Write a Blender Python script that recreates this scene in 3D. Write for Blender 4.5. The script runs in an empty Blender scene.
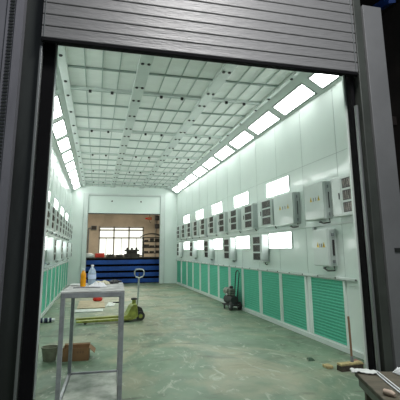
import bpy, bmesh, math, random
from math import sin, cos, pi, radians
from mathutils import Vector, Matrix, noise
random.seed(7)
S = bpy.context.scene
C = S.collection

# ------------------------------------------------------------------ materials
def mat(name, col, rough=.5, metal=0., vary=0., vscale=3., bump=0., bscale=40., emit=None, estr=0.,
        spec=.5, trans=0., coat=0., col2=None, stretch=(1, 1, 1), ior=1.45):
    m = bpy.data.materials.new(name); m.use_nodes = True
    nt = m.node_tree; N = nt.nodes; b = N['Principled BSDF']
    b.inputs['Base Color'].default_value = (*col, 1)
    b.inputs['Roughness'].default_value = rough
    b.inputs['Metallic'].default_value = metal
    b.inputs['Specular IOR Level'].default_value = spec
    b.inputs['Transmission Weight'].default_value = trans
    b.inputs['Coat Weight'].default_value = coat
    b.inputs['IOR'].default_value = ior
    if emit:
        b.inputs['Emission Color'].default_value = (*emit, 1)
        b.inputs['Emission Strength'].default_value = estr
    tc = N.new('ShaderNodeTexCoord'); mp = N.new('ShaderNodeMapping')
    mp.inputs['Scale'].default_value = stretch
    nt.links.new(tc.outputs['Object'], mp.inputs['Vector'])
    if vary or col2:
        n = N.new('ShaderNodeTexNoise'); n.inputs['Scale'].default_value = vscale
        n.inputs['Detail'].default_value = 6; n.inputs['Roughness'].default_value = .6
        nt.links.new(mp.outputs[0], n.inputs['Vector'])
        r = N.new('ShaderNodeValToRGB')
        c2 = col2 or tuple(max(0, c*(1-vary)) for c in col)
        r.color_ramp.elements[0].position = .38; r.color_ramp.elements[1].position = .62
        r.color_ramp.elements[0].color = (*c2, 1); r.color_ramp.elements[1].color = (*col, 1)
        nt.links.new(n.outputs[0], r.inputs[0]); nt.links.new(r.outputs[0], b.inputs['Base Color'])
    if bump:
        n = N.new('ShaderNodeTexNoise'); n.inputs['Scale'].default_value = bscale
        n.inputs['Detail'].default_value = 4
        nt.links.new(mp.outputs[0], n.inputs['Vector'])
        bp = N.new('ShaderNodeBump'); bp.inputs['Strength'].default_value = bump
        bp.inputs['Distance'].default_value = .02
        nt.links.new(n.outputs[0], bp.inputs['Height']); nt.links.new(bp.outputs[0], b.inputs['Normal'])
    return m

M = {}
M['booth'] = mat('booth_enamel', (.73, .825, .78), .22, bump=.05, bscale=1.3, coat=.3, vary=.05, vscale=.8)
M['booth_frame'] = mat('booth_frame_steel', (.64, .71, .68), .35, vary=.08)
M['fabric'] = mat('ceiling_filter_fabric', (.89, .93, .905), .9, vary=.08, vscale=1.7, bump=.5, bscale=5, stretch=(1, 2.2, 1))
M['bar'] = mat('ceiling_grid_bar', (.33, .40, .375), .5)
M['wire'] = mat('ceiling_grid_wire', (.40, .47, .445), .5)
M['lamp'] = mat('lamp_diffuser', (.9, .95, .93), .3, emit=(.98, 1., .98), estr=6.5)
M['walllamp'] = mat('wall_lamp_diffuser', (.9, .95, .93), .3, emit=(.98, 1., .98), estr=4.5)
M['black'] = mat('black_rubber', (.005, .005, .006), .9, vary=.3, spec=.15)
M['lampframe'] = mat('lamp_frame', (.30, .35, .33), .6)
M['knob'] = mat('black_plastic', (.015, .015, .018), .4)
M['dark'] = mat('dark_jamb_steel', (.032, .036, .034), .35, metal=.2, vary=.4, vscale=5, stretch=(1, 1, .2))
M['slot'] = mat('louvre_dark', (.035, .037, .037), .4, vary=.5, vscale=14)
M['unit'] = mat('heater_case', (.60, .67, .64), .3, coat=.2, vary=.05)
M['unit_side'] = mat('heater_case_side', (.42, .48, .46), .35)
M['yellow'] = mat('warning_yellow', (.72, .50, .03), .5)
M['copper'] = mat('heater_reflector', (.45, .40, .36), .25, metal=.8, vary=.6, vscale=10)
M['cable'] = mat('dark_cable', (.03, .03, .03), .5)
M['steel'] = mat('grey_painted_steel', (.22, .24, .25), .38, metal=.25, vary=.2, vscale=4)
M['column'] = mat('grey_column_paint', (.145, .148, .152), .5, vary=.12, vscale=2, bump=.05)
M['colside'] = mat('column_side_shaded', (.05, .057, .05), .4, vary=.25, vscale=3)  # side face: greenish reflection and shade put into the column colour
M['leftwall'] = mat('left_panel_paint', (.145, .145, .165), .5, vary=.2, vscale=3, stretch=(1, 1, .3))
M['strip'] = mat('jamb_edge_steel', (.17, .18, .18), .35, metal=.4)
M['blue'] = mat('blue_paint', (.010, .07, .33), .4, vary=.35, vscale=2.5)
M['bluedark'] = mat('dark_navy_paint', (.01, .02, .06), .5)
M['rust'] = mat('dark_rusty_steel', (.05, .042, .036), .6, metal=.3, vary=.5, vscale=6)
M['brick'] = mat('workshop_plaster', (.55, .47, .38), .85, vary=.25, vscale=.8)
M['plaster2'] = mat('workshop_ceiling_paint', (.26, .20, .15), .9, vary=.3)
M['window'] = mat('daylit_window_glass', (.8, .88, .85), .2, emit=(.97, 1, .95), estr=.62)
M['mullion'] = mat('window_frame_paint', (.30, .28, .25), .6)
M['red'] = mat('red_plastic', (.62, .035, .02), .45, vary=.2)
M['white'] = mat('white_plastic', (.72, .76, .76), .45, vary=.12, vscale=9)
M['paper'] = mat('white_sheet', (.60, .64, .60), .7, vary=.18, vscale=8)
M['ply'] = mat('plywood', (.48, .40, .26), .7, vary=.25, vscale=5)
M['card'] = mat('brown_cardboard', (.20, .115, .05), .8, vary=.25, vscale=5)
M['cardin'] = mat('cardboard_inside', (.13, .08, .04), .85)
M['bucket'] = mat('dirty_olive_bucket', (.17, .19, .13), .6, vary=.35, vscale=12)
M['lime'] = mat('lime_olive_paint', (.30, .34, .06), .45, vary=.45, vscale=9)
M['rubber'] = mat('wheel_rubber', (.03, .03, .03), .6)
M['chrome'] = mat('worn_chrome', (.5, .52, .5), .3, metal=.6)
M['juice'] = mat('orange_juice', (.80, .36, .01), .2, vary=.2, vscale=20)
M['water'] = mat('clear_blue_plastic', (.50, .66, .80), .12, trans=.35, vary=.15, vscale=20)
M['label_white'] = mat('bottle_label', (.55, .68, .86), .4)
M['glove'] = mat('glove_pale', (.62, .60, .42), .7, vary=.3, vscale=20)
M['tabletop'] = mat('dirty_table_sheet', (.50, .52, .50), .6, col2=(.28, .29, .28), vscale=7)
M['tablesteel'] = mat('table_steel', (.33, .35, .36), .4, metal=.3, vary=.25, vscale=9)
M['shelf'] = mat('dusty_shelf_sheet', (.42, .45, .40), .7, col2=(.24, .28, .23), vscale=5)
M['wood'] = mat('worn_brown_board', (.10, .09, .06), .65, vary=.35, vscale=4, stretch=(1, 5, 1), bump=.1)
M['benchsteel'] = mat('green_grey_steel', (.17, .20, .16), .5, vary=.3, vscale=8)
M['palewood'] = mat('pale_offcut_wood', (.50, .40, .31), .7, vary=.2)
M['bristle'] = mat('pale_yellow_wood', (.50, .42, .20), .8, vary=.4, vscale=25)
M['broomdark'] = mat('dark_bristle', (.06, .05, .035), .9, vary=.4, vscale=30)
M['stick'] = mat('brown_wood_stick', (.22, .13, .07), .6)
M['pink'] = mat('faded_pink_cloth', (.42, .23, .20), .9)
M['hall'] = mat('hall_dark_cladding', (.035, .027, .022), .8, vary=.4, vscale=1.5)
M['halltrim'] = mat('hall_beam_paint', (.07, .055, .05), .7)
M['leaf'] = mat('dark_green_scrap', (.03, .07, .04), .7)
M['pumpgrey'] = mat('pump_metal', (.34, .36, .30), .4, metal=.3, vary=.6, vscale=18)
M['orange'] = mat('orange_paint', (.32, .09, .04), .5)

def shutter_mat():
    m = mat('shutter_slat_paint', (.172, .172, .174), .42, metal=.2, vary=.1, vscale=4, stretch=(1, 1, 8), bump=.3, bscale=9)
    return m
M['shutter'] = shutter_mat()

def green_mat():
    m = bpy.data.materials.new('green_filter_mesh'); m.use_nodes = True
    nt = m.node_tree; N = nt.nodes; b = N['Principled BSDF']; b.inputs['Roughness'].default_value = .75
    tc = N.new('ShaderNodeTexCoord'); w = N.new('ShaderNodeTexWave'); w.bands_direction = 'Z'
    w.inputs['Scale'].default_value = 6.5; w.inputs['Distortion'].default_value = 1.6
    w.inputs['Detail'].default_value = 2; w.inputs['Detail Scale'].default_value = 3
    w2 = N.new('ShaderNodeTexWave'); w2.bands_direction = 'Y'; w2.inputs['Scale'].default_value = 7.5
    w2.inputs['Distortion'].default_value = 1.
    n = N.new('ShaderNodeTexNoise'); n.inputs['Scale'].default_value = 5
    for x in (w, w2, n): nt.links.new(tc.outputs['Object'], x.inputs['Vector'])
    a = N.new('ShaderNodeMath'); a.operation = 'MULTIPLY_ADD'; a.inputs[1].default_value = .3
    nt.links.new(w2.outputs['Fac'], a.inputs[0]); nt.links.new(w.outputs['Fac'], a.inputs[2])
    a2 = N.new('ShaderNodeMath'); a2.operation = 'MULTIPLY_ADD'; a2.inputs[1].default_value = .6
    nt.links.new(n.outputs[0], a2.inputs[0]); nt.links.new(a.outputs[0], a2.inputs[2])
    r = N.new('ShaderNodeValToRGB')
    r.color_ramp.elements[0].position = .25; r.color_ramp.elements[0].color = (.035, .33, .20, 1)
    r.color_ramp.elements[1].position = 1.6/1.9; r.color_ramp.elements[1].color = (.085, .47, .32, 1)
    nt.links.new(a2.outputs[0], r.inputs[0]); nt.links.new(r.outputs[0], b.inputs['Base Color'])
    bp = N.new('ShaderNodeBump'); bp.inputs['Strength'].default_value = .5; bp.inputs['Distance'].default_value = .02
    nt.links.new(a.outputs[0], bp.inputs['Height']); nt.links.new(bp.outputs[0], b.inputs['Normal'])
    return m
M['green'] = green_mat()

def floor_mat():
    m = bpy.data.materials.new('green_painted_concrete'); m.use_nodes = True
    nt = m.node_tree; N = nt.nodes; b = N['Principled BSDF']; L = nt.links.new
    tc = N.new('ShaderNodeTexCoord')
    def nz(scale, detail=6, dist=0., st=(1, 1, 1), rough=.6):
        mp = N.new('ShaderNodeMapping'); mp.inputs['Scale'].default_value = st
        mp.inputs['Rotation'].default_value = (0, 0, .5)
        n = N.new('ShaderNodeTexNoise'); n.inputs['Scale'].default_value = scale
        n.inputs['Detail'].default_value = detail; n.inputs['Distortion'].default_value = dist
        n.inputs['Roughness'].default_value = rough
        L(tc.outputs['Object'], mp.inputs['Vector']); L(mp.outputs[0], n.inputs['Vector']); return n
    def ramp(n, p0, p1):
        r = N.new('ShaderNodeMapRange'); r.inputs['From Min'].default_value = p0; r.inputs['From Max'].default_value = p1
        L(n.outputs[0], r.inputs['Value']); return r
    def mix(a, bb, fac):
        x = N.new('ShaderNodeMix'); x.data_type = 'RGBA'
        for sock, v in ((x.inputs['A'], a), (x.inputs['B'], bb)):
            if isinstance(v, tuple): sock.default_value = (*v, 1)
            else: L(v, sock)
        L(fac.outputs[0], x.inputs['Factor']); return x.outputs['Result']
    c = mix((.165, .245, .165), (.11, .175, .115), ramp(nz(.9, 5, 1.), .4, .65))
    c = mix(c, (.26, .275, .185), ramp(nz(.55, 8, 2.2, (1, .6, 1)), .46, .60))
    c = mix(c, (.075, .09, .065), ramp(nz(1.3, 9, 1.5, (.8, 1.6, 1), .7), .53, .68))
    c = mix(c, (.33, .37, .29), ramp(nz(2.6, 8, 2., (1.6, .7, 1), .7), .55, .66))
    L(c, b.inputs['Base Color'])
    rr = N.new('ShaderNodeMapRange'); rr.inputs['To Min'].default_value = .25; rr.inputs['To Max'].default_value = .7
    L(nz(1.1, 6, 1.).outputs[0], rr.inputs['Value']); L(rr.outputs[0], b.inputs['Roughness'])
    b.inputs['Specular IOR Level'].default_value = .3
    return m
M['floor'] = floor_mat()

# ------------------------------------------------------------------ mesh builder
class MB:
    def __init__(s): s.v = []; s.f = []; s.m = []
    def add(s, vs, fs):
        o = len(s.v); s.v += [tuple(v) for v in vs]; s.f += [tuple(i+o for i in f) for f in fs]; return s
    def box(s, x0, x1, y0, y1, z0, z1, mx=None):
        vs = [(x, y, z) for z in (z0, z1) for (x, y) in ((x0, y0), (x1, y0), (x1, y1), (x0, y1))]
        if mx: vs = [mx @ Vector(v) for v in vs]
        return s.add(vs, [(3, 2, 1, 0), (4, 5, 6, 7), (0, 1, 5, 4), (1, 2, 6, 5), (2, 3, 7, 6), (3, 0, 4, 7)])
    def bar(s, a, b, w, h=None, up=(0, 0, 1)):
        a = Vector(a); b = Vector(b); h = h or w; d = (b-a).normalized(); u = Vector(up)
        if abs(d.dot(u)) > .98: u = Vector((0, 1, 0))
        r = d.cross(u).normalized(); u = r.cross(d)
        vs = [p+r*sx*w/2+u*sz*h/2 for p in (a, b) for sx, sz in ((-1, -1), (1, -1), (1, 1), (-1, 1))]
        return s.add(vs, [(0, 1, 2, 3), (7, 6, 5, 4), (0, 4, 5, 1), (1, 5, 6, 2), (2, 6, 7, 3), (3, 7, 4, 0)])
    def tube(s, pts, r, n=8, closed=False):
        pts = [Vector(p) for p in pts]; k = len(pts); rings = []
        for i, p in enumerate(pts):
            if closed: d = pts[(i+1) % k]-pts[i-1]
            else: d = pts[min(i+1, k-1)]-pts[max(i-1, 0)]
            d.normalize(); u = Vector((0, 0, 1)) if abs(d.z) < .9 else Vector((0, 1, 0))
            a = d.cross(u).normalized(); b = a.cross(d)
            rr = r[i] if isinstance(r, (list, tuple)) else r
            rings.append([p+a*cos(2*pi*j/n)*rr+b*sin(2*pi*j/n)*rr for j in range(n)])
        vs = [v for g in rings for v in g]; fs = []
        for i in range(k if closed else k-1):
            q = (i+1) % k
            for j in range(n): fs.append((i*n+j, i*n+(j+1) % n, q*n+(j+1) % n, q*n+j))
        if not closed: fs += [tuple(range(n-1, -1, -1)), tuple((k-1)*n+j for j in range(n))]
        return s.add(vs, fs)
    def lathe(s, prof, c=(0, 0, 0), n=20, mx=None):
        vs = []; fs = []
        for r, z in prof:
            for j in range(n):
                v = Vector((r*cos(2*pi*j/n), r*sin(2*pi*j/n), z))
                if mx: v = mx @ v
                vs.append(v+Vector(c))
        for i in range(len(prof)-1):
            for j in range(n): fs.append((i*n+j, i*n+(j+1) % n, (i+1)*n+(j+1) % n, (i+1)*n+j))
        fs += [tuple(range(n-1, -1, -1)), tuple((len(prof)-1)*n+j for j in range(n))]
        return s.add(vs, fs)
    def prism(s, poly, axis, a, b):
        # poly in the two other axes, extruded along axis from a to b
        def P(u, v, w): return {'x': (w, u, v), 'y': (u, w, v), 'z': (u, v, w)}[axis]
        n = len(poly); vs = [P(*p, a) for p in poly]+[P(*p, b) for p in poly]
        return s.add(vs, [tuple(range(n)), tuple(range(2*n-1, n-1, -1))]+[(i, i+n, (i+1) % n+n, (i+1) % n) for i in range(n)])
    def sheet(s, fn, nu, nv, th=.004):
        # fn(u,v)->point ; closed thin solid
        top = [Vector(fn(i/nu, j/nv)) for j in range(nv+1) for i in range(nu+1)]
        k = len(top); vs = top+[p-Vector((0, 0, th)) for p in top]; fs = []
        I = lambda i, j: j*(nu+1)+i
        for j in range(nv):
            for i in range(nu):
                q = (I(i, j), I(i+1, j), I(i+1, j+1), I(i, j+1)); fs.append(q); fs.append(tuple(x+k for x in reversed(q)))
        edge = [I(i, 0) for i in range(nu)]+[I(nu, j) for j in range(nv)]+[I(i, nv) for i in range(nu, 0, -1)]+[I(0, j) for j in range(nv, 0, -1)]
        for a, b in zip(edge, edge[1:]+edge[:1]): fs.append((a, a+k, b+k, b))
        return s.add(vs, fs)
    def build(s, name, m, parent=None, bevel=0., smooth=False, loc=None):
        me = bpy.data.meshes.new(name); me.from_pydata(s.v, [], s.f); me.update()
        bm = bmesh.new(); bm.from_mesh(me); bmesh.ops.recalc_face_normals(bm, faces=bm.faces); bm.to_mesh(me); bm.free()
        me.materials.append(M[m] if isinstance(m, str) else m)
        o = bpy.data.objects.new(name, me); C.objects.link(o)
        if parent: o.parent = parent
        if loc: o.location = loc
        if smooth:
            for p in me.polygons: p.use_smooth = True
            if smooth == 'auto':
                me.polygons.foreach_set('use_smooth', [True]*len(me.polygons)); me.set_sharp_from_angle(angle=radians(40))
        if bevel:
            md = o.modifiers.new('bevel', 'BEVEL'); md.width = bevel; md.segments = 2; md.limit_method = 'ANGLE'
        return o
def B(*a): return MB().box(*a)

def tag(o, label, cat, group=None):
    o['label'] = label; o['category'] = cat
    if group: o['group'] = group
    return o
def thing(name, label, cat, loc=(0, 0, 0), rz=0, group=None):
    o = bpy.data.objects.new(name, None); C.objects.link(o); o.empty_display_size = .1
    o.location = loc; o.rotation_euler = (0, 0, rz); return tag(o, label, cat, group)
def struct(o): o['kind'] = 'structure'; return o
def copy_tree(o, parent=None):
    c = o.copy(); C.objects.link(c)
    if parent: c.parent = parent
    for ch in [x for x in list(o.children)]: copy_tree(ch, c)
    return c
ORD = ['nearest', 'second', 'third', 'fourth', 'fifth', 'sixth', 'seventh', 'eighth', 'ninth', 'tenth', 'eleventh', 'twelfth', 'thirteenth', 'fourteenth']
def nth(i, n):
    if i == 0: return 'nearest one'
    if i == n-1: return 'farthest one'
    if i > n/2: return (ORD[n-1-i]+' from the far end')
    return ORD[i]+' from the near end'

# ------------------------------------------------------------------ dimensions (metres, camera at x=0,y=0,z=1.5)
XL, XR, YE, YF = -1.2, 3.69, 19.2, 4.86
ZC = 4.46

# ------------------------------------------------------------------ SETTING
struct(B(-5, 9, -3.5, 30.2, -.1, 0).build('floor', 'floor'))
struct(B(XL-.08, XL, YF, YE, 0, 4.15).build('wall_left', 'booth'))
struct(B(XR, XR+.08, YF, YE, 0, 4.15).build('wall_right', 'booth'))
# booth end wall with its doorway
DX0, DX1, DZ = -.52, 2.96, 4.03
w = MB(); w.box(XL-.08, DX0, YE, YE+.1, 0, 4.6).box(DX1, XR+.08, YE, YE+.1, 0, 4.6).box(DX0, DX1, YE, YE+.1, DZ, 4.6)
struct(w.build('wall_back', 'booth'))
d2 = struct(B(DX0+.07, DX1-.07, YE+.02, YE+.07, 3.2, DZ-.002).build('door_2', 'booth'))
B(DX0+.07, DX1-.07, YE+.01, YE+.08, 3.16, 3.2).build('bottom_rail', 'dark', d2)
for x in (.62, 1.96):
    MB().lathe([(.035, 0), (.035, .03)], (0, 0, 0), 10, Matrix.Rotation(pi/2, 4, 'X')).build('knob', 'knob', d2, loc=(x, YE+.02, 3.76))
t2 = MB(); t2.box(DX0-.12, DX0+.07, YE-.05, YE, 0, DZ+.08).box(DX1-.07, DX1+.12, YE-.05, YE, 0, DZ+.08).box(DX0+.07, DX1-.07, YE-.05, YE, DZ, DZ+.08)
t2 = struct(t2.build('trim_2', 'booth_frame', bevel=.01))
MB().box(DX0+.07, DX0+.095, YE-.03, YE+.01, 0, DZ).box(DX1-.095, DX1-.07, YE-.03, YE+.01, 0, DZ).box(DX0+.095, DX1-.095, YE-.03, YE+.01, DZ-.03, DZ).box(DX0-.135, DX0-.12, YE-.03, YE, 0, DZ+.08).box(DX1+.12, DX1+.135, YE-.03, YE, 0, DZ+.08).build('gap_strip', 'unit_side', t2)  # thin strips in a darker tone, added to draw the gap lines
# ceiling: flat filter field and the two tilted lamp strips
ce = MB()
ce.box(-.70, 3.19, YF, YE, ZC, ZC+.06)
ce.build_poly = None
ceiling = struct(ce.build('ceiling', 'fabric'))
cl = MB().prism([(XL-.08, 4.15), (XL, 4.15), (-.70, ZC), (-.70, ZC+.06), (XL-.08, 4.25)], 'y', YF, YE)
struct(cl.build('ceiling_edge_left', 'booth_frame'))
cr = MB().prism([(XR+.08, 4.15), (XR, 4.15), (3.19, ZC), (3.19, ZC+.06), (XR+.08, 4.25)], 'y', YF, YE)
struct(cr.build('ceiling_edge_right', 'booth_frame'))
# longitudinal beams
bolt_mesh = None
BY = []
k = 0
while True:
    y = 5.99-2.61+2.61*k
    for q in (0, .98, 1.65):
        if 5.1 < y+q < 19: BY.append(y+q)
    k += 1
    if y > 19: break
def bolts(beam, xs):
    global bolt_mesh
    for x in xs:
        for y in BY:
            if bolt_mesh is None:
                o = MB().lathe([(.022, -.02), (.028, -.012), (.028, 0)], (0, 0, 0), 8).build('bolt', 'knob', beam); bolt_mesh = o.data
            else:
                o = bpy.data.objects.new('bolt', bolt_mesh); C.objects.link(o); o.parent = beam
            o.location = (x, y, ZC-.06)
for n, (x0, x1, rows) in enumerate([(-.74, -.57, (-.64,)), (.53, .74, (.59, .69)), (1.87, 2.08, (1.93, 2.03)), (3.12, 3.29, (3.22,))]):
    z1 = ZC
    bm_ = B(x0, x1, YF, YE, ZC-.06, z1) if n in (1, 2) else B(max(x0, -.70), min(x1, 3.19), YF, YE, ZC-.06, z1)
    if n == 0: rows = (-.64,)
    if n == 3: rows = (3.16,)
    b_ = struct(bm_.build('trim_%d' % (n+3), 'booth_frame', bevel=.008)); bolts(b_, rows)
bays = [(-.57, .53), (.74, 1.87), (2.08, 3.12)]
gi = 7
for (a, b) in bays:
    # cross bars and thin grid wires of one ceiling bay
    mj = MB(); mn = MB()
    ys = []
    y = 7.32-2.61
    while y < 19.1:
        for q in range(3):
            yy = y+q*.87
            if YF+.05 < yy < YE-.05: ys.append((yy, q == 0))
        y += 2.61
    for yy, maj in ys:
        if maj: mj.box(a, b, yy-.035, yy+.035, ZC-.045, ZC)
        else: mn.box(a, b, yy-.016, yy+.016, ZC-.03, ZC)
    t = struct(mj.build('trim_%d' % gi, 'booth_frame')); gi += 1
    mn.build('cross_bar', 'bar', t)
    wr = MB()
    for q in (1, 2, 3):
        x = a+(b-a)*q/4
        wr.box(x-.008, x+.008, YF, YE, ZC-.018, ZC-.001)
    wr.build('grid_wire', 'wire', t)
    sh = MB()
    for yy, maj in ys:
        if maj: sh.box(a, b, yy+.035, yy+.052, ZC-.05, ZC)
    sh.build('bar_lip', 'bar', t)
    for yy, maj in ys:
        if maj:
            for q in (.31, .67):
                o = MB().box(-.026, .026, -.02, .02, -.05, 0).build('latch', 'knob', t, bevel=.006)
                o.location = (a+(b-a)*q, yy-.0, ZC-.046)

# near wall around the shutter, hall around the camera
OX0, OX1, OZ = -.555, 3.27, 3.95       # clear opening seen at y=4.7
# left: grey panel front with perforated guide
wl = MB(); wl.box(-4.5, -.905, 4.5, 4.85, 0, 8.5)
wf = struct(wl.build('wall_front', 'leftwall'))
gr = MB()
for x in (-1.12, -1.0, -.985): pass
gr.box(-1.075, -1.055, 4.485, 4.5, 0, 6.5).box(-.985, -.97, 4.485, 4.5, 0, 6.5).build('guide_lip', 'leftwall', wf)
pf = MB()
for i in range(150):
    z = .3+i*.04
    pf.box(-1.045, -1.0, 4.488, 4.5, z, z+.022)
pf.build('perforated_track', 'dark', wf)
struct(MB().box(XL-.08, -.555, YF, YF+.04, 0, 4.5).build('wall_front_left', 'booth'))
# jamb pieces left
struct(MB().box(-.93, -.69, 4.64, 4.70, 0, 6.6).build('trim_20', 'dark', bevel=.01))
struct(MB().box(-.718, -.692, 4.56, 4.60, 0, 3.80).build('trim_21', 'strip', bevel=.004))
struct(MB().box(-.69, -.565, 4.70, 4.80, 0, 6.2).build('trim_22', 'black'))
# shutter
SX0, SX1, SY = -.70, 3.385, 4.5
prof = []
z = 3.875
d1 = bpy.data.objects.new('door_1', None); C.objects.link(d1); d1.location = (0, 0, 0); struct(d1)
sl = MB(); dk = MB()
i = 0
while z < 6.4:
    z1 = z+.1465
    sl.prism([(SY+.022, z+.004), (SY+.004, z+.006), (SY, z+.014), (SY+.002, z+.07), (SY, z1-.014), (SY+.004, z1-.006), (SY+.022, z1-.004)], 'x', SX0, SX1)
    z = z1; i += 1
sl.build('slat_curtain', 'shutter', d1)
B(SX0, SX1, SY+.022, SY+.04, 3.875, 6.4).build('slat_backing', 'black', d1)
B(SX0, SX1, SY-.005, SY+.05, 3.835, 3.872).build('bottom_seal', 'black', d1, bevel=.006)
B(SX1-.045, SX1-.03, SY-.008, SY, 3.88, 6.4).build('edge_strip', 'strip', d1)
B(SX0+.02, SX0+.03, SY-.008, SY, 3.88, 6.4).build('edge_strip', 'strip', d1)
# dark lintel behind the shutter
struct(B(-.565, 3.335, 4.70, 4.80, 3.945, 6.2).build('trim_23', 'black'))
# right jamb
struct(MB().box(3.335, 3.38, 4.62, 4.69, 0, 6.2).build('trim_24', 'black', bevel=.004))
struct(MB().box(3.342, 3.368, 4.545, 4.60, 0, 3.42).build('trim_25', 'strip', bevel=.003))
struct(MB().box(3.38, 3.445, 4.70, 4.80, 0, 6.2).build('trim_26', 'black'))
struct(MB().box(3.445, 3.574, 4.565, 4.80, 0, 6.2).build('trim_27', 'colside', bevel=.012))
struct(B(3.365, 3.43, 4.82, 4.858, 0, 3.99).build('trim_28', 'booth', bevel=.004))
struct(B(3.43, XR+.08, YF, YF+.04, 0, 4.5).build('wall_front_right', 'booth'))
colm = tag(MB().box(3.575, 3.885, 4.53, 4.66, 0, 4.955).build('steel_column', 'column', bevel=.008), 'wide grey painted steel column at the right edge beside the shutter opening', 'column')
MB().box(-.05, .09, -.012, .0, 0, .05).build('latch_slot', 'dark', colm, loc=(3.76, 4.53, 1.46))
# hall
struct(B(8.2, 8.3, -3.5, 19, 0, 8.5).build('wall_hall_right', 'hall'))
struct(B(XR+.2, 8.2, 18, 18.1, 0, 8.5).build('wall_hall_back', 'hall'))
struct(B(-4.5, 8.3, 4.86, 19, 8.5, 8.6).build('ceiling_hall', 'hall'))
struct(B(-4.5, -4.4, -3.5, 4.5, 0, 8.5).build('wall_hall_left', 'hall'))
# workshop beyond the far door
WY = 30.
struct(B(-4.5, -4.4, YE+.1, WY, 0, 6).build('wall_far_left', 'brick'))
struct(B(6.4, 6.5, YE+.1, WY, 0, 6).build('wall_far_right', 'brick'))
struct(B(-4.5, 6.5, YE+.1, WY+.1, 5.0, 5.1).build('ceiling_far', 'plaster2'))
wx0, wx1, wz0, wz1 = .12, 3.32, 1.1, 3.2
ww = MB().box(-4.5, wx0, WY, WY+.1, 0, 5).box(wx1, 6.5, WY, WY+.1, 0, 5).box(wx0, wx1, WY, WY+.1, 0, wz0).box(wx0, wx1, WY, WY+.1, wz1, 5)
struct(ww.build('wall_far', 'brick'))
win = bpy.data.objects.new('window_1', None); C.objects.link(win); win.location = (0, 0, 0); struct(win)
B(wx0, wx1, WY+.05, WY+.06, wz0, wz1).build('pane', 'window', win)
fr = MB(); fw = .05
for x in (wx0+fw, wx0+(wx1-wx0)/3, wx0+2*(wx1-wx0)/3, wx1-fw): fr.box(x-fw, x+fw, WY, WY+.05, wz0, wz1)
for z_ in (wz0+fw, 2.4, 2.95, wz1-fw): fr.box(wx0, wx1, WY, WY+.049, z_-.045, z_+.045)
for q in (1/6, .5, 5/6): fr.box(wx0+(wx1-wx0)*q-.02, wx0+(wx1-wx0)*q+.02, WY, WY+.048, wz0, 2.4)
fr.build('window_frame', 'mullion', win)

# base rails, cap ledges and seams of the booth side walls
for side in (0, 1):
    X = XR if side else XL; s = -1 if side else 1
    def bx(d0, d1, y0, y1, z0, z1, mb=None):
        a, b = sorted((X+s*d0, X+s*d1)); mb = mb or MB(); return mb.box(a, b, y0, y1, z0, z1)
    nm = 'right' if side else 'left'
    struct(bx(0, .05, YF+.05, YE, 0, .07).build('baseboard_'+nm, 'booth_frame'))
    cap = struct(bx(0, .045, YF+.05, YE, 1.045, 1.075).build('trim_%d' % (30+side), 'booth_frame'))
    bx(0, .047, YF+.05, YE, 1.037, 1.045).build('shadow_gap', 'bar', cap)
    for i in range(26):
        MB().lathe([(.012, 0), (.008, .012)], (0, 0, 0), 8, Matrix.Rotation(-s*-pi/2, 4, 'Y')).build('bolt', 'knob', cap, loc=(X+s*.045, 5.3+i*.53, 1.06))
    sm = MB()
    for i in range(12):
        y = 5.62+i*1.135
        bx(0, .003, y, y+.006, 1.08, 4.14, sm)
    bx(0, .003, YF+.05, YE, 3.02, 3.026, sm)
    struct(sm.build('trim_%d' % (32+side), 'bar'))
    cd = bx(.0, .035, 5.2, YE-.1, 1.885, 1.915)
    tg = tag(cd.build('cable_trunking', 'booth_frame'), 'long pale cable trunking between the two heater rows on the %s wall' % nm, 'trunking')

# ------------------------------------------------------------------ lamps along the tilted strips
def strip_lamp(sx):
    root = thing('strip_light', '', 'light')
    # local frame: across = 0..w, along y 0..1.17
    ax, az = (3.645, 4.1779) if sx else (-1.10, 4.212)
    bx_, bz = (3.355, 4.3577) if sx else (-.81, 4.3918)
    p0 = Vector((ax, 0, az)); p1 = Vector((bx_, 0, bz)); u = (p1-p0); wdt = u.length; u.normalize()
    n = Vector((u.z, 0, -u.x)) if sx == 0 else Vector((-u.z, 0, u.x))
    if n.z > 0: n = -n
    def quad(mb, s0, s1, y0, y1, d0, d1):
        vs = []
        for d in (d0, d1):
            for (s_, y_) in ((s0, y0), (s1, y0), (s1, y1), (s0, y1)): vs.append(p0+u*s_+n*d+Vector((0, y_, 0)))
        mb.add([v-p0 for v in vs], [(3, 2, 1, 0), (4, 5, 6, 7), (0, 1, 5, 4), (1, 2, 6, 5), (2, 3, 7, 6), (3, 0, 4, 7)])
    root.location = p0
    f = MB(); e = .03; L_ = 1.25 if sx else 1.20
    quad(f, 0, wdt, 0, e, 0, .008); quad(f, 0, wdt, L_-e, L_, 0, .008); quad(f, 0, e, e, L_-e, 0, .008); quad(f, wdt-e, wdt, e, L_-e, 0, .008)
    f.build('frame', 'lampframe', root)
    g = MB(); quad(g, e, wdt-e, e, L_-e, .0005, .002); g.build('diffuser', 'lamp', root)
    for q in range(5 if sx else 3):
        h = MB(); s_ = e+.03+q*(wdt-.1)/(4 if sx else 2); quad(h, s_-.008, s_+.008, e+.02, e+.055, .007, .02); h.build('clip', 'unit_side', root)
    return root
for side in (1, 0):
    proto = strip_lamp(side); n_ = 10 if side else 10
    for i in range(n_):
        o = proto if i == 0 else copy_tree(proto)
        o.location.y = 6.0+1.45*(i-1)
        if not side: o.location.y += .18
        if i == 0: o.location.y = 4.9
        nm = 'right' if side else 'left'
        o['label'] = 'bright ceiling edge light above the %s wall, %s' % (nm, nth(i, n_))
        o['group'] = 'strip lights above the %s wall' % nm
    proto.scale = (1, .72, 1)

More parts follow.
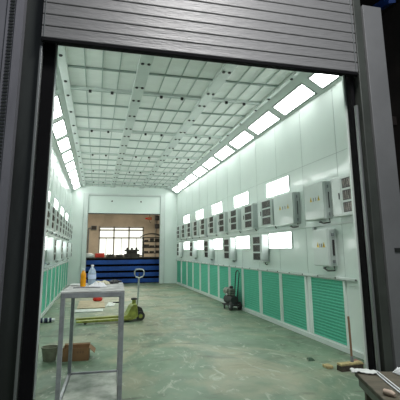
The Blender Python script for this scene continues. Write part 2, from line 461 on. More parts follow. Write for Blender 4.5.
# ------------------------------------------------------------------ green exhaust filters
gy = [(5.67, 6.64), (6.87, 7.81), (7.94, 8.88), (9.04, 10.06), (10.20, 11.12), (11.31, 12.20), (12.37, 13.33), (13.53, 14.50), (14.70, 15.65), (15.83, 16.73), (16.92, 17.87), (18.10, 19.0)]
for side in (1, 0):
    s = -1 if side else 1; X = XR if side else XL; nm = 'right' if side else 'left'
    for i, (y0, y1) in enumerate(gy):
        if side == 0 and y0 < 9: continue
        j = i if side else i-3; n_ = 12 if side else 9
        t = thing('exhaust_filter', 'green mesh exhaust filter panel low on the %s wall, %s' % (nm, nth(j, n_)), 'filter', (X, (y0+y1)/2, .075), 0, 'green filters along the %s wall' % nm)
        h = (y1-y0)/2; f = MB(); e = .045
        def bb(mb, d0, d1, a, b, z0, z1):
            p, q = sorted((s*d0, s*d1)); mb.box(p, q, a, b, z0, z1)
        top = .955; pad = .05
        bb(f, 0, .03, -h-pad, -h, 0, top); bb(f, 0, .03, h, h+pad, 0, top); bb(f, 0, .03, -h, h, 0, .015); bb(f, 0, .03, -h, h, top-.008, top)
        f.build('frame', 'booth', t, bevel=.004)
        g = MB(); bb(g, 0, .018, -h, h, .015, top-.008); g.build('filter_mesh', 'green', t)
        for q in (-.55, .55):
            MB().lathe([(.012, 0), (.008, .01)], (0, 0, 0), 8, Matrix.Rotation(s*pi/2, 4, 'Y')).build('screw', 'knob', t, loc=(s*.03, q*h/.6, .012+.0)) if False else None

# ------------------------------------------------------------------ wall units
def slats(mb, s, d, y0, y1, z0, z1, n=7):
    for i in range(n):
        y = y0+(y1-y0)*(i+.5)/n
        p, q = sorted((s*d, s*(d+.006))); mb.box(p, q, y-.006, y+.006, z0, z1)
def heater(s, width, door, depth, zh):
    """ pale case with a column of three dark louvred openings at its near end """
    root = thing('infrared_heater', '', 'heater')
    def bb(mb, d0, d1, a, b, z0, z1):
        p, q = sorted((s*d0, s*d1)); return mb.box(p, q, a, b, z0, z1)
    full = width+door
    bb(MB(), 0, depth, 0, full, 0, zh).build('case', 'unit', root, bevel=.008)
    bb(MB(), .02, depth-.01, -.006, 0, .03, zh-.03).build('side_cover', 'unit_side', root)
    if door:
        f = MB(); bb(f, depth, depth+.008, width+.02, full-.012, .03, zh-.03); dd = f.build('door', 'unit', root, bevel=.003)
        bb(MB(), depth+.008, depth+.02, width+.05, width+.065, zh*.42, zh*.58).build('handle', 'knob', dd)
        bb(MB(), depth, depth+.004, full-.01, full-.002, .02, zh-.02).build('hinge_gap', 'slot', root)
    m_ = .05; hh = (zh-.14)/3
    for k_ in range(3):
        z0 = .045+k_*(hh+.025)
        g = bb(MB(), depth, depth+.01, m_, width-.03, z0, z0+hh).build('louvre', 'slot', root)
        f = MB(); y0, y1 = m_, width-.03
        bb(f, depth, depth+.016, y0-.012, y0, z0-.01, z0+hh+.01); bb(f, depth, depth+.016, y1, y1+.012, z0-.01, z0+hh+.01)
        bb(f, depth, depth+.016, y0, y1, z0-.01, z0+.002); bb(f, depth, depth+.016, y0, y1, z0+hh-.002, z0+hh+.01)
        f.build('louvre_frame', 'unit', g)
        q = MB(); slats(q, s, depth+.01, y0+.02, y1-.02, z0+.02, z0+hh-.02, 6); q.build('fins', 'copper', g)
    # tail cable
    MB().tube([(s*depth*.5, .02, 0), (s*depth*.6, -.01, -.035), (s*depth*.45, -.02, -.05), (s*.06, -.02, -.03)], .011, 6).build('cable', 'cable', root, smooth=True)
    return root
def cabinet(s, width, depth, zh):
    """ pale electrical cabinet with two warning triangles and a connector strip on its near side """
    root = thing('electrical_cabinet', '', 'cabinet')
    def bb(mb, d0, d1, a, b, z0, z1):
        p, q = sorted((s*d0, s*d1)); return mb.box(p, q, a, b, z0, z1)
    bb(MB(), 0, depth-.012, 0, width, 0, zh).build('case', 'unit', root, bevel=.008)
    dr = bb(MB(), depth-.012, depth+.006, .012, width-.012, .012, zh-.012).build('door', 'unit', root, bevel=.004)
    for yc in (width*.24, width*.64):
        p = depth+.006
        v = [(yc-.036, zh*.50), (yc+.036, zh*.50), (yc, zh*.50+.085)]
        a, b = sorted((s*p, s*(p+.003)))
        st = MB().prism(v, 'x', a, b).build('warning_triangle', 'yellow', dr)
        a, b = sorted((s*(p+.003), s*(p+.005)))
        MB().prism([(yc+.004, zh*.5+.06), (yc-.014, zh*.5+.032), (yc+.002, zh*.5+.034), (yc-.006, zh*.5+.01), (yc+.014, zh*.5+.04), (yc-.001, zh*.5+.038)], 'x', a, b).build('bolt_mark', 'knob', st)
    for yc in (width*.38, width*.50):
        a, b = sorted((s*(depth+.006), s*(depth+.01)))
        MB().box(a, b, yc-.006, yc+.006, zh*.5, zh*.5+.06).build('keyhole', 'cable', dr)
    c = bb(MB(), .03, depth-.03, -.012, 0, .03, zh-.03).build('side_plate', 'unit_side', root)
    bb(MB(), .055, depth-.07, -.028, -.012, zh*.28, zh*.70).build('terminal_bar', 'cable', c)
    for z0 in (.05, zh-.12):
        bb(MB(), .06, depth-.06, -.035, -.012, z0, z0+.05).build('connector', 'steel', c)
    MB().tube([(s*depth*.5, -.01, 0), (s*depth*.55, -.04, -.06), (s*depth*.8, .1, -.07), (s*depth*.5, .3, -.035), (s*.012, .34, -.03)], .012, 6).build('cable', 'cable', root, smooth=True)
    return root
for side in (1, 0):
    s = -1 if side else 1; X = XR if side else XL; nm = 'right' if side else 'left'
    up = heater(s, .52, .26, .15, .60); lo = heater(s, .50, 0, .19, .60)
    first_u = first_l = True
    ups = [4.91]+[7.88+1.1*k for k in range(10)]
    if side == 0: ups = [8.98+1.1*k for k in range(9)]
    for i, y in enumerate(ups):
        if side and i == 0: o = heater(s, .42, .27, .15, .60)
        else:
            o = up if first_u else copy_tree(up); first_u = False
        o.location = (X, y, 1.985)
        if side and i == 0: lab = 'pale heater with three dark louvres in upper row, cut by the right door jamb'
        else:
            j = i-1 if side else i; n_ = len(ups)-1 if side else len(ups)
            lab = 'pale heater, three dark louvres, upper row, %s wall, %s' % (nm, nth(j, n_) if not (side and j == 0) else 'beside the warning-sign cabinet')
        tag(o, lab, 'heater', 'upper row heaters on the %s wall' % nm)
    los = [8.42, 10.62, 12.80, 15.02, 17.65]
    if side == 0: los = los[1:]
    for i, y in enumerate(los):
        o = lo if first_l else copy_tree(lo); first_l = False
        o.location = (X, y, 1.23)
        tag(o, 'narrow three-louvre heater, lower row, %s wall, %s' % (nm, nth(i, len(los))), 'heater', 'lower row heaters on the %s wall' % nm)
    if side:
        c = cabinet(s, .88, .135, .60); c.location = (X-.004, 6.93, 1.975)
        tag(c, 'pale cabinet with warning triangles in upper row, beside the last louvred heater', 'cabinet', 'cabinets with warning triangles')
        c2 = cabinet(s, .64, .135, .62); c2.location = (X, 5.86, 1.985)
        tag(c2, 'pale cabinet with warning triangles in upper row, nearer the door jamb', 'cabinet', 'cabinets with warning triangles')
        c3 = cabinet(s, .46, .155, .59); c3.location = (X, 5.80, 1.235)
        tag(c3, 'pale cabinet with warning triangles, lower on the wall by itself', 'cabinet', 'cabinets with warning triangles')
    # white wall lights between the units
    for row, (z0, z1) in enumerate(((2.63, 2.96), (1.52, 1.85))):
        for i in range(5):
            y0 = 7.30+2.26*i
            if side == 0 and i == 0: continue
            y0_, y1_ = y0, y0+1.13
            lim = los[:]
            if row == 1:
                for q in los:
                    if y0_ < q < y1_+.02: y1_ = q-.02
                    if q < y0_ < q+.52: y0_ = q+.53
            t = thing('wall_light', 'white rectangular light in %s row of %s wall, %s' % ('upper' if row == 0 else 'lower', nm, nth(i if side else i-1, 5 if side else 4)), 'light', (X, y0_, z0), 0, '%s row wall lights on the %s wall' % ('upper' if row == 0 else 'lower', nm))
            L_ = y1_-y0_; h = z1-z0; f = MB()
            def bb(mb, d0, d1, a, b, c0, c1):
                p, q = sorted((s*d0, s*d1)); return mb.box(p, q, a, b, c0, c1)
            e = .012
            bb(f, 0, .02, 0, e, 0, h); bb(f, 0, .02, L_-e, L_, 0, h); bb(f, 0, .02, e, L_-e, 0, e); bb(f, 0, .02, e, L_-e, h-e, h)
            f.build('frame', 'unit', t)
            bb(MB(), .001, .012, e, L_-e, e, h-e).build('diffuser', 'walllamp', t)
# conduit clip on right wall
tag(MB().box(XR-.05, XR-.0, 6.38, 6.44, 1.68, 1.88).build('conduit_box', 'unit_side', bevel=.006), 'small dark conduit drop under the trunking on the right wall', 'conduit')

# ------------------------------------------------------------------ work table
T = thing('work_table', 'tall narrow grey steel table with dirty top, standing in front on the left', 'table', (.012, 5.03, 0), radians(-2.5))
hx, hy, tz = .318, .57, 1.09
MB().box(-hx, hx, -hy, hy, tz-.012, tz).build('tabletop', 'tabletop', T)
fr = MB()
for y in (-hy+.02, hy-.02): fr.box(-hx, hx, y-.02, y+.02, tz-.06, tz-.012)
for x in (-hx+.02, hx-.02): fr.box(x-.02, x+.02, -hy+.04, hy-.04, tz-.06, tz-.012)
fr.build('top_frame', 'tablesteel', T, bevel=.004)
for x in (-hx+.022, hx-.022):
    for y in (-hy+.022, hy-.022):
        MB().box(-.022, .022, -.022, .022, 0, tz-.06).build('leg', 'tablesteel', T, bevel=.004, loc=(x, y, 0))
MB().box(-hx+.044, hx-.044, hy-.04, hy-.005, .0, .035).build('rail', 'tablesteel', T, bevel=.004)
for x in (-1, 1): MB().box(-.0175, .0175, -hy+.044, hy-.044, 0, .035).build('rail', 'tablesteel', T, bevel=.004, loc=(x*(hx-.022), 0, 0))
MB().sheet(lambda u, v: (-hx+.045+u*(2*hx-.09), -hy+.05+v*(2*hy-.1), .016+.006*noise.noise(Vector((u*5, v*7, 1)))), 14, 20, .008).build('lower_sheet', 'shelf', T)
# things on the table
ZT = tz
b = thing('juice_bottle', 'orange juice bottle standing on the grey work table', 'bottle', (-.135, 5.08, ZT)); b.scale = (.9, .9, .84)
MB().lathe([(.028, 0), (.036, .008), (.037, .10), (.034, .12), (.037, .14), (.035, .17), (.02, .205), (.014, .215), (.014, .225)], n=18).build('body', 'juice', b, smooth='auto')
MB().lathe([(.017, .222), (.017, .245), (.014, .248)], n=14).build('cap', 'white', b, smooth='auto')
b = thing('water_bottle', 'clear bluish water bottle standing on the grey work table', 'bottle', (-.038, 5.36, ZT)); b.scale = (.92, .92, .88)
MB().lathe([(.04, 0), (.05, .01), (.052, .06), (.048, .075), (.052, .09), (.052, .16), (.045, .19), (.02, .232), (.016, .24), (.016, .25)], n=20).build('body', 'water', b, smooth='auto')
MB().lathe([(.0535, .08), (.0535, .14)], n=20).build('bottle_label', 'label_white', b, smooth='auto')
MB().lathe([(.019, .248), (.019, .268), (.016, .272)], n=14).build('cap', 'white', b, smooth='auto')
def crumple(u, v, w, l, h, seed):
    e = min(u, 1-u, v, 1-v)*4
    return (w*(u-.5), l*(v-.5), .006+min(1, e)*h*(.6+.8*abs(noise.noise(Vector((u*4+seed, v*4, seed))))))
tag(MB().sheet(lambda u, v: crumple(u, v, .2, .16, .05, 2), 14, 12, .004).build('plastic_bag', 'white', loc=(.035, 5.02, ZT)), 'crumpled white plastic bag lying in front of the water bottle on the table', 'bag')
tag(MB().sheet(lambda u, v: ((u-.5)*.15, (v-.5)*.22, .006+.003*sin(u*5)), 8, 8, .002).build('paper', 'paper', loc=(-.22, 5.38, ZT)), 'flat pale paper lying at the far left corner of the work table', 'paper')
tag(MB().tube([(-.14, -.03, .011), (-.05, 0, .011), (.05, .01, .011), (.15, -.05, .011)], .0055, 8).build('metal_rod', 'steel', loc=(-.09, 4.87, ZT), smooth=True), 'thin dark metal rod lying across the table in front of the bottles', 'rod')
def finger_glove(name, matn, loc, rz, label):
    g = bpy.data.objects.new(name, None); C.objects.link(g); g.location = loc; g.rotation_euler = (0, 0, rz); tag(g, label, 'glove')
    m_ = MB().sheet(lambda u, v: ((u-.5)*.09, (v-.5)*.11, .006+.045*(min(u, 1-u, v, 1-v)*2)**.4), 10, 10, .004); m_.build('palm', matn, g, smooth=True)
    for i in range(4):
        x = -.033+i*.022
        MB().tube([(x, .045, .02), (x*1.15, .085, .036-.004*i), (x*1.3, .115+(.008 if i in (1, 2) else -.004), .020)], [.011, .011, .007], 8).build('finger', matn, g, smooth=True)
    MB().tube([(-.035, -.01, .02), (-.065, .02, .024), (-.075, .05, .012)], [.012, .011, .008], 8).build('thumb', matn, g, smooth=True)
    return g
finger_glove('work_glove', 'glove', (.115, 5.36, ZT), 1.0, 'pale work glove lying beside the water bottle on the table')
finger_glove('work_glove', 'knob', (.225, 5.44, ZT), -.8, 'black work glove at the far right corner of the table')

# ------------------------------------------------------------------ pallet jack
J = thing('pallet_jack', 'lime green hand pallet jack with handle upright, forks pointing left', 'pallet jack', (.80, 9.47, 0), radians(4))
for y in (-.19, .19):
    f = MB().prism([(-1.17, .045), (-1.14, .075), (-.02, .085), (-.02, .04), (-1.0, .035)], 'y', y-.075, y+.075)
    fo = f.build('fork', 'lime', J, bevel=.006)
    MB().lathe([(.032, -.04), (.032, .04)], (0, 0, 0), 14, Matrix.Rotation(pi/2, 4, 'X')).build('load_wheel', 'rubber', fo, loc=(-.98, y, .032))
body = MB().prism([(-.22, .04), (-.22, .09), (-.10, .16), (-.03, .30), (.03, .35), (.10, .35), (.12, .20), (.13, .10), (.05, .04)], 'y', -.20, .20).build('chassis', 'lime', J, bevel=.02)
MB().tube([(.06, 0, .34), (.06, 0, .44)], .045, 12).build('pump', 'lime', J, smooth='auto')
MB().lathe([(.07, 0), (.07, .03), (.03, .04)], (.06, 0, .43), 14).build('pump_cap', 'rubber', J)
MB().prism([(.10, .10), (.24, .10), (.26, .18), (.22, .26), (.12, .30)], 'y', -.09, .09).build('steer_fork', 'rubber', J, bevel=.01)
for y in (-.11, .11):
    w = MB().lathe([(.06, -.025), (.095, -.022), (.095, .022), (.06, .025)], (0, 0, 0), 22, Matrix.Rotation(pi/2, 4, 'X')).build('wheel', 'rubber', J, loc=(.19, y, .095))
    MB().lathe([(.045, -.028), (.045, .028)], (0, 0, 0), 16, Matrix.Rotation(pi/2, 4, 'X')).build('hub', 'lime', w)
MB().tube([(.13, 0, .26), (.145, 0, .5), (.16, 0, .90)], .02, 10).build('handle_shaft', 'chrome', J, smooth='auto')
lp = [(.165, y_, z_) for y_, z_ in ((-.0, 1.0), (-.07, 1.02), (-.10, 1.07), (-.10, 1.14), (-.07, 1.18), (0, 1.185), (.07, 1.18), (.10, 1.14), (.10, 1.07), (.07, 1.02))]
lp = [(a_, b_, c_-.10) for a_, b_, c_ in lp]
hl = MB().tube([(p[1]*1.0+.165, -p[1]*.35, p[2]) for p in lp], .015, 8, closed=True).build('handle_loop', 'chrome', J, smooth='auto')
MB().tube([(.165, 0, .90), (.165, 0, 1.0)], .014, 8).build('lever', 'rubber', hl)

# ------------------------------------------------------------------ floor items
bk = thing('bucket', 'dirty olive plastic bucket standing left of the cardboard box', 'bucket', (-.575, 6.40, 0))
MB().lathe([(.075, 0), (.085, .004), (.112, .17), (.118, .175), (.118, .185), (.106, .185), (.08, .012), (.0, .01)], n=26).build('body', 'bucket', bk, smooth='auto')
MB().lathe([(.083, .05), (.083, .051)], n=26).build('dregs', 'cardin', bk)
hd = [(cos(a)*.119, -.0-sin(a)*.07, .178-sin(a)*.035) for a in [pi*i/12 for i in range(13)]]
MB().tube(hd, .004, 6).build('handle', 'steel', bk, smooth=True)
cb = thing('cardboard_box', 'open brown cardboard box on the floor behind the work table', 'box', (-.215, 6.40, 0), radians(-3))
w_, d_, h_ = .18, .13, .165; th = .005
b_ = MB().box(-w_, w_, -d_, -d_+th, 0, h_).box(-w_, w_, d_-th, d_, 0, h_).box(-w_, -w_+th, -d_+th, d_-th, 0, h_).box(w_-th, w_, -d_+th, d_-th, 0, h_).box(-w_+th, w_-th, -d_+th, d_-th, 0, th)
b_.build('body', 'card', cb)
MB().add([(w_, -d_, h_), (w_, d_, h_), (w_+.075, d_, h_-.07), (w_+.075, -d_, h_-.07), (w_, -d_, h_+th), (w_, d_, h_+th), (w_+.08, d_, h_-.07+th), (w_+.08, -d_, h_-.07+th)], [(0, 1, 2, 3), (4, 5, 6, 7), (0, 1, 5, 4), (1, 2, 6, 5), (2, 3, 7, 6), (3, 0, 4, 7)]).build('flap', 'card', cb)
MB().add([(-w_, d_, h_), (w_, d_, h_), (w_, d_+.05, h_+.01), (-w_, d_+.05, h_+.01), (-w_, d_+th, h_), (w_, d_+th, h_), (w_, d_+.05+th, h_+.01), (-w_, d_+.05+th, h_+.01)], [(0, 1, 2, 3), (4, 5, 6, 7), (0, 1, 5, 4), (1, 2, 6, 5), (2, 3, 7, 6), (3, 0, 4, 7)]).build('flap', 'card', cb)
for i, x in enumerate((.02, .055, .09)):
    MB().box(x, x+.02, -d_-.001, -d_, .10, .13).build('printed_mark', 'cardin', cb)
# striped roll lying left
rl = thing('film_roll', 'dark blue and white roll lying on the floor against the left wall', 'roll', (-.95, 9.65, 0), radians(6))
MB().tube([(-.17, 0, .05), (.08, 0, .05)], .05, 16).build('roll_body', 'bluedark', rl, smooth='auto')
for x in (-.10, .0): MB().tube([(x, 0, .05), (x+.03, 0, .05)], .0515, 16).build('white_band', 'white', rl, smooth='auto')
MB().tube([(.08, 0, .05), (.15, 0, .05)], .035, 12).build('core', 'white', rl, smooth='auto')
# boards and sheets
tag(B(-.36, .36, -.85, .85, 0, .02).build('plywood_board', 'ply', loc=(-.07, 12.45, 0)), 'tan plywood board lying flat on the floor behind the pallet jack forks', 'board')
tag(MB().sheet(lambda u, v: ((u-.5)*.72, (v-.5)*.5, .012+.012*noise.noise(Vector((u*4, v*4, 3)))), 14, 10, .004).build('white_sheet', 'paper', loc=(-.13, 11.2, 0)), 'crumpled white sheet lying flat nearer than the plywood board', 'sheet')
tag(MB().sheet(lambda u, v: ((u-.5)*.22+v*.1, (v-.5)*.9, .012+.008*noise.noise(Vector((u*4, v*4, 9)))), 8, 12, .004).build('white_sheet', 'paper', loc=(.42, 12.3, 0)), 'narrow white sheet along the right edge of the plywood board', 'sheet')
tag(MB().lathe([(.02, .004), (.12, .01), (.15, .05), (.13, .10), (.07, .135), (.02, .14)], n=16).build('red_bag', 'red', loc=(.10, 13.1, .02), smooth=True), 'small red bag lying on the plywood board', 'bag').scale = (1, .9, 1)
tag(MB().tube([(-.09, 0, .018), (.09, 0, .018)], .018, 10).build('pipe_offcut', 'knob', loc=(.62, 12.6, 0), smooth='auto'), 'short black pipe offcut on the floor right of the red bag', 'pipe')
tag(MB().sheet(lambda u, v: ((u-.5)*.09*(1-.8*v), (v-.5)*.13, .008+.025*sin(pi*v)), 6, 8, .003).build('leaf_scrap', 'leaf', loc=(2.92, 5.45, 0)), 'tiny dark green scrap alone on the open floor left of the broom', 'scrap')
# pressure washer / compressor on trolley
A = thing('air_compressor', 'small black and grey wheeled compressor standing against the right wall filters', 'compressor', (3.455, 10.45, 0), radians(6))
fr = MB(); fr.tube([(.03, -.26, .12), (.06, -.28, .5), (.10, -.30, .92), (.10, -.24, .97), (.10, -.16, .97), (.10, -.10, .92), (.06, -.10, .5), (.03, -.08, .12)], .014, 8)
fr.build('handle_frame', 'rubber', A, smooth='auto')
MB().box(-.16, .12, -.30, .24, .10, .13).build('base_plate', 'rubber', A, bevel=.006)
MB().tube([(-.02, -.24, .24), (-.02, .22, .24)], [.11, .11], 18).build('tank', 'rubber', A, smooth='auto')
MB().tube([(-.03, .0, .44), (-.03, .24, .44)], [.10, .095], 16).build('motor', 'pumpgrey', A, smooth='auto')
pm = MB().box(-.10, .04, -.16, -.02, .35, .52); pm.build('pump_head', 'pumpgrey', A, bevel=.015)
MB().lathe([(.05, 0), (.05, .05), (.02, .07)], (-.03, -.08, .52), 12).build('air_filter', 'rubber', A)
for z_ in (.40, .44, .48): MB().box(-.11, .05, -.165, -.015, z_, z_+.012).build('cooling_fin', 'rubber', A)
MB().lathe([(.03, 0), (.03, .02)], (0, 0, 0), 12, Matrix.Rotation(-pi/2, 4, 'Y')).build('gauge', 'white', A, loc=(-.115, .02, .37))
for x in (-.13, .12):
    w = MB().lathe([(.08, -.03), (.10, -.02), (.10, .02), (.08, .03)], (0, 0, 0), 18, Matrix.Rotation(pi/2, 4, 'Y')).build('wheel', 'rubber', A, loc=(x, -.24, .10))
    MB().lathe([(.04, -.032), (.04, .032)], (0, 0, 0), 12, Matrix.Rotation(pi/2, 4, 'Y')).build('hub', 'steel', w)
for x in (-.12, .08): MB().box(x-.015, x+.015, .17, .20, 0, .10).build('foot', 'rubber', A)
# broom
Br = thing('push_broom', 'wide push broom with upright wooden stick at the right wall foot', 'broom', (3.20, 4.90, 0), radians(4))
MB().box(-.18, .15, -.045, .045, .06, .09).build('head', 'bristle', Br, bevel=.008)
MB().prism([(-.052, 0), (.052, 0), (.043, .06), (-.043, .06)], 'x', -.18, .15).build('bristles', 'broomdark', Br)
MB().tube([(.02, 0, .11), (.02, .01, .64)], .014, 8).build('stick', 'stick', Br, smooth='auto')
MB().lathe([(.022, 0), (.018, .07)], (.02, 0, .088), 10).build('socket', 'steel', Br)
tag(MB().box(-.11, -.02, -.06, .06, 0, .035).build('wood_block', 'bristle', bevel=.006, loc=(3.03, 5.06, 0)), 'small pale wood block lying left of the broom head', 'block')
tag(MB().sheet(lambda u, v: crumple(u, v, .16, .12, .05, 5), 10, 10, .004).build('pink_rag', 'pink', loc=(3.43, 5.12, 0)), 'faded pink rag on the floor right of the broom', 'rag')

# ------------------------------------------------------------------ bench at lower right
Bn = thing('wooden_bench', 'low brown wooden workbench at the bottom right corner', 'bench', (1.60, 2.42, 0), radians(-18))
BZ = .75
MB().box(0, 1.1, -.95, 0, BZ-.028, BZ).build('benchtop', 'wood', Bn, bevel=.005)
f = MB().box(.03, 1.07, -.04, -.01, BZ-.075, BZ-.028).box(.03, 1.07, -.94, -.91, BZ-.075, BZ-.028).box(.01, .04, -.91, -.04, BZ-.075, BZ-.028).box(1.06, 1.09, -.91, -.04, BZ-.075, BZ-.028)
f.build('frame', 'benchsteel', Bn, bevel=.003)
for x in (.06, 1.04):
    for y in (-.06, -.89): MB().box(-.02, .02, -.02, .02, 0, BZ-.075).build('leg', 'wood', Bn, bevel=.003, loc=(x, y, 0))
def onb(x, y, z=0): 
    a = radians(-18); return (1.60+x*cos(a)-y*sin(a), 2.42+x*sin(a)+y*cos(a), BZ+z)
r = MB().sheet(lambda u, v: ((u-.5)*.15, (v-.5)*.07+.01*sin(u*6), .008+.014*abs(noise.noise(Vector((u*5, v*4, 4))))+.006*sin(pi*v)), 16, 10, .005).build('cloth_rag', 'paper', loc=onb(.045, -.035), smooth=True)
r.rotation_euler = (0, 0, radians(-24)); tag(r, 'folded greyish white rag on the far left corner of the bench', 'rag')
for i, dx in enumerate((0, .017)):
    o = MB().tube([(0, -.02, .006), (-.003+.004*i, -.25, .006), (.004, -.55, .006), (0, -.90, .006)], .0045, 6).build('white_cable', 'white', loc=onb(.115+dx, 0), smooth=True)
    o.rotation_euler = (0, 0, radians(-18)); tag(o, 'thin white cable along the bench top, %s of two' % ('left' if i == 0 else 'right'), 'cable', 'white cables on the bench')
o = MB().tube([(0, 0, .014), (.0, -.04, .015), (.0, -.06, .012)], [.015, .016, .010], 10).build('wood_offcut', 'palewood', loc=onb(.03, -.42), smooth='auto')
o.rotation_euler = (0, 0, radians(20)); tag(o, 'small pale wood offcut near the bottom edge of the bench', 'offcut')
o = MB().sheet(lambda u, v: crumple(u, v, .12, .16, .06, 8), 12, 12, .004).build('paper_bundle', 'white', loc=onb(.30, -.09), smooth=True)
tag(o, 'crumpled white paper bundle on the bench against the grey column', 'paper')

# ------------------------------------------------------------------ workshop beyond the far door
RY = 19.75
zs = [(.04, .21), (.31, .49), (.59, .78), (.88, 1.07)]
for i, (z0, z1) in enumerate(zs):
    t = thing('steel_platform', 'long blue steel platform frame stacked behind the doorway, %s' % (['lowest layer', 'second layer up', 'third layer up', 'topmost layer'][i]), 'platform', (1.2, RY, z0), 0, 'stacked blue platforms')
    h = z1-z0; x0, x1 = -1.9, 2.6
    MB().box(x0, x1, 0, .06, 0, h).box(x0, x1, .015, .05, 0, h).build('front_beam', 'blue', t, bevel=.006)
    MB().box(x0, x1, .84, .90, 0, h).build('rear_beam', 'blue', t, bevel=.006)
    c = MB()
    for k_ in range(6): x = x0+.05+k_*(x1-x0-.1)/5; c.box(x-.03, x+.03, .06, .84, .02, h-.02)
    c.build('cross_member', 'bluedark', t)
    gap = (zs[i+1][0]-z1 if i < 3 else .065)
    MB().box(x0, x1, .12, .88, h, h+gap-.001).build('deck_gap_fill', 'black', t)  # black slab: shade of the gaps between layers put into its colour
    if i == 0: MB().box(x0, x1, .02, .86, -.04, 0).build('skid', 'bluedark', t)
TZ = 1.135
def px(x, y=20.0): return x
# dark parts laid on the stack
tag(MB().box(-1.9, 2.6, -.02, .5, 0, .06).build('dark_plank', 'rust', loc=(1.2, 19.85, TZ)), 'long dark plank lying on top of the blue stack', 'plank')
TZ2 = TZ+.06
def machine(x, w, h, label, seed):
    random.seed(seed); t = thing('machine_part', label, 'machine part', (x, 20.08, TZ2))
    MB().box(-w/2, w/2, -.15, .15, 0, h*.35).build('base_plate', 'rust', t, bevel=.01)
    MB().box(-w/2*.7, w/2*.7, -.1, .1, h*.35, h*.62).build('block', 'rust', t, bevel=.01)
    MB().box(-w/2*.95, w/2*.95, -.13, .13, h*.62, h*.80).build('flange', 'rust', t, bevel=.01)
    for k_ in range(3):
        xx = -w*.3+k_*w*.3
        MB().lathe([(.05, 0), (.05, h*.2), (.02, h*.22)], (xx, 0, h*.80-.001), 10).build('cap', 'rust', t)
    return t
machine(1.66, .72, .44, 'dark stacked machine part on the blue stack right of centre', 1)
machine(.66, .40, .14, 'low dark machine part on the stack left of centre', 2)
machine(1.08, .38, .12, 'low dark machine part on the stack in the middle', 3)
# red case and white bag
tag(MB().box(-.22, .22, -.14, .14, 0, .20).build('red_crate', 'red', bevel=.03, loc=(.17, 20.1, TZ2)), 'red plastic crate on the stack beside the white bag', 'crate')
tag(MB().lathe([(.1, .0), (.22, .01), (.25, .08), (.2, .16), (.1, .20), (.03, .205)], n=16).build('white_bag', 'white', loc=(-.32, 19.98, TZ2), smooth=True), 'white bag on the left end of the blue stack', 'bag')
# dark shelving rack at right
Rk = thing('storage_rack', 'dark steel storage rack loaded with parts at the right of the doorway', 'rack', (2.62, 20.10, TZ2))
for x in (-.42, .42):
    for y in (-.14, .14): MB().box(x-.025, x+.025, y-.025, y+.025, 0, .92).build('post', 'rust', Rk)
for z_ in (.16, .42, .70, .90): MB().box(-.46, .46, -.17, .17, z_, z_+.04).build('shelf', 'rust', Rk)
random.seed(4)
for z_ in (.2, .46, .74):
    for k_ in range(3):
        w_ = random.uniform(.08, .13); h_ = random.uniform(.07, .15); x = -.27+k_*.27
        tag(MB().box(-w_, w_, -.1, .1, 0, h_).build('metal_part', 'rust', bevel=.01, loc=(2.62+x, 20.10, TZ2+z_)), 'dark metal part on the storage rack, %s on the %s shelf' % (['left', 'middle', 'right'][k_], {.2: 'bottom', .46: 'middle', .74: 'upper'}[z_]), 'metal part', 'parts on the storage rack')
tag(MB().sheet(lambda u, v: ((u-.5)*1.05, (v-.5)*.42, .02+.14*(1-(2*u-1)**2)), 12, 4, .05).build('rolled_cover', 'rust', loc=(2.60, 20.1, TZ2+.975), smooth='auto'), 'dark curved cover lying on top of the storage rack', 'cover')
# wall fittings on far wall
t = thing('junction_box', 'grey junction box with pipe on the far wall left of the window', 'box', (-.22, WY-.12, 2.95))
MB().box(-.20, .20, 0, .12, 0, .30).build('housing', 'steel', t, bevel=.01)
MB().box(-.16, .16, -.01, 0, .03, .27).build('lid', 'rust', t)
t = tag(MB().tube([(-.58, WY-.1, 0), (-.58, WY-.1, 2.9), (-.58, WY-.1, 3.05), (-.44, WY-.1, 3.1)], .05, 10).build('wall_pipe', 'steel', smooth='auto'), 'vertical pipe on far wall at left of the doorway view', 'pipe')
tag(MB().tube([(4.15, WY-.1, 0), (4.15, WY-.1, 4.9)], .06, 10).build('wall_pipe', 'mullion', smooth='auto'), 'vertical pipe on far wall right of the window', 'pipe')
h = thing('hoist', 'red hoist hanging below the workshop ceiling right of the window', 'hoist', (3.55, 28.6, 3.6))
MB().box(-.14, .14, -.10, .10, 0, .2).build('body', 'orange', h, bevel=.03)
MB().tube([(-.14, 0, .1), (-.30, 0, .1)], .06, 12).build('motor', 'red', h, smooth='auto')
MB().tube([(0, 0, .2), (0, 0, 1.4)], .02, 8).build('chain', 'rust', h)
MB().tube([(0, 0, 0), (0, 0, -.15), (.05, 0, -.2), (.1, 0, -.14)], .018, 8).build('hook', 'rust', h, smooth=True)
for i, (z_, lb) in enumerate(((3.55, 'upper'), (2.98, 'lower'))):
    t = thing('loudspeaker', 'black wall speaker box at the top right of doorway view, %s one' % lb, 'speaker', (4.02, 28.2, z_), 0, 'dark speaker boxes in the workshop')
    MB().box(-.15, .15, -.12, .12, 0, .32).build('cabinet', 'knob', t, bevel=.02)
    MB().lathe([(.10, 0), (.07, .015), (.03, .0)], (0, 0, 0), 16, Matrix.Rotation(pi/2, 4, 'X')).build('cone', 'rubber', t, loc=(0, -.12, .16))
    MB().box(-.02, .02, -.02, .02, .32, .57 if i else 1.45).build('bracket', 'rust', t)

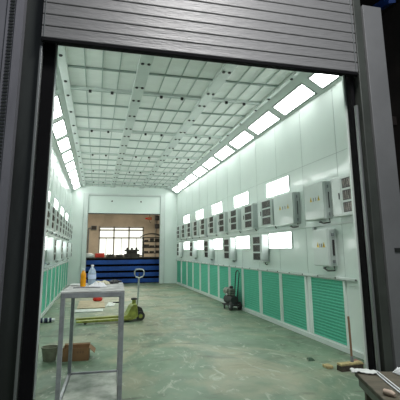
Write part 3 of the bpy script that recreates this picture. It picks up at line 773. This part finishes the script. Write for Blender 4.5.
# ------------------------------------------------------------------ hall background, upper right
tag(MB().bar((6.65, 8.0, 7.50), (5.88, 6.5, 6.72), .14, .18).build('crane_beam', 'blue'), 'blue overhead beam glimpsed above the grey column', 'beam')
tag(MB().bar((3.9, 9.5, 5.1), (8.2, 9.5, 5.1), .2, .25).build('hall_beam', 'halltrim'), 'dark brown beam behind the column at the upper right', 'beam', 'dark hall beams')
tag(MB().bar((3.9, 12.5, 4.2), (8.2, 12.5, 4.0), .2, .25).build('hall_beam', 'halltrim'), 'lower dark brown beam further behind the column', 'beam', 'dark hall beams')

# ------------------------------------------------------------------ lights
def area(name, loc, rot, sx, sy, power, col=(1, 1, 1)):
    l = bpy.data.lights.new(name, 'AREA'); l.shape = 'RECTANGLE'; l.size = sx; l.size_y = sy; l.energy = power; l.color = col
    o = bpy.data.objects.new(name, l); C.objects.link(o); o.location = loc; o.rotation_euler = rot; return o
# hall lamps over the camera side
area('hall_lamp', (1.55, 2.0, 6.7), (radians(8), 0, 0), 1.5, .8, 165, (1, .98, .96))
area('hall_lamp', (3.6, -1.5, 6.6), (radians(25), 0, 0), 1.2, .5, 95, (.95, .97, 1))
# added fill light for the far workshop, no lamp stands there
area('workshop_fill', (1.2, 24.5, 4.9), (0, 0, 0), 3, 3, 300, (1, .9, .75))
wd = bpy.data.worlds.new('World'); S.world = wd; wd.use_nodes = True
wd.node_tree.nodes['Background'].inputs[0].default_value = (.62, .70, .80, 1)
wd.node_tree.nodes['Background'].inputs[1].default_value = .22

# ------------------------------------------------------------------ camera
F, CX, CY = 405.03, 200., 169.86
yaw, pitch, roll = .2474, .1956, -.0069
cy, sy_, cp, sp, cr_, sr = cos(yaw), sin(yaw), cos(pitch), sin(pitch), cos(roll), sin(roll)
fw_ = Vector((sy_*cp, cy*cp, sp)); r0 = Vector((cy, -sy_, 0)); u0 = r0.cross(fw_)
rt = cr_*r0+sr*u0; upv = -sr*r0+cr_*u0
cam = bpy.data.cameras.new('camera'); co = bpy.data.objects.new('camera', cam); C.objects.link(co)
mx = Matrix((rt, upv, -fw_)).transposed().to_4x4(); mx.translation = Vector((0, 0, 1.5)); co.matrix_world = mx
cam.sensor_width = 36; cam.sensor_fit = 'HORIZONTAL'; cam.lens = 36*F/400
cam.shift_x = 0; cam.shift_y = (CY-200)/400
cam.clip_start = .02; cam.clip_end = 200
S.camera = co
S.view_settings.view_transform = 'Standard'; S.view_settings.look = 'None'
S.view_settings.gamma = 1; S.view_settings.use_curve_mapping = False
S.view_settings.exposure = 0.62
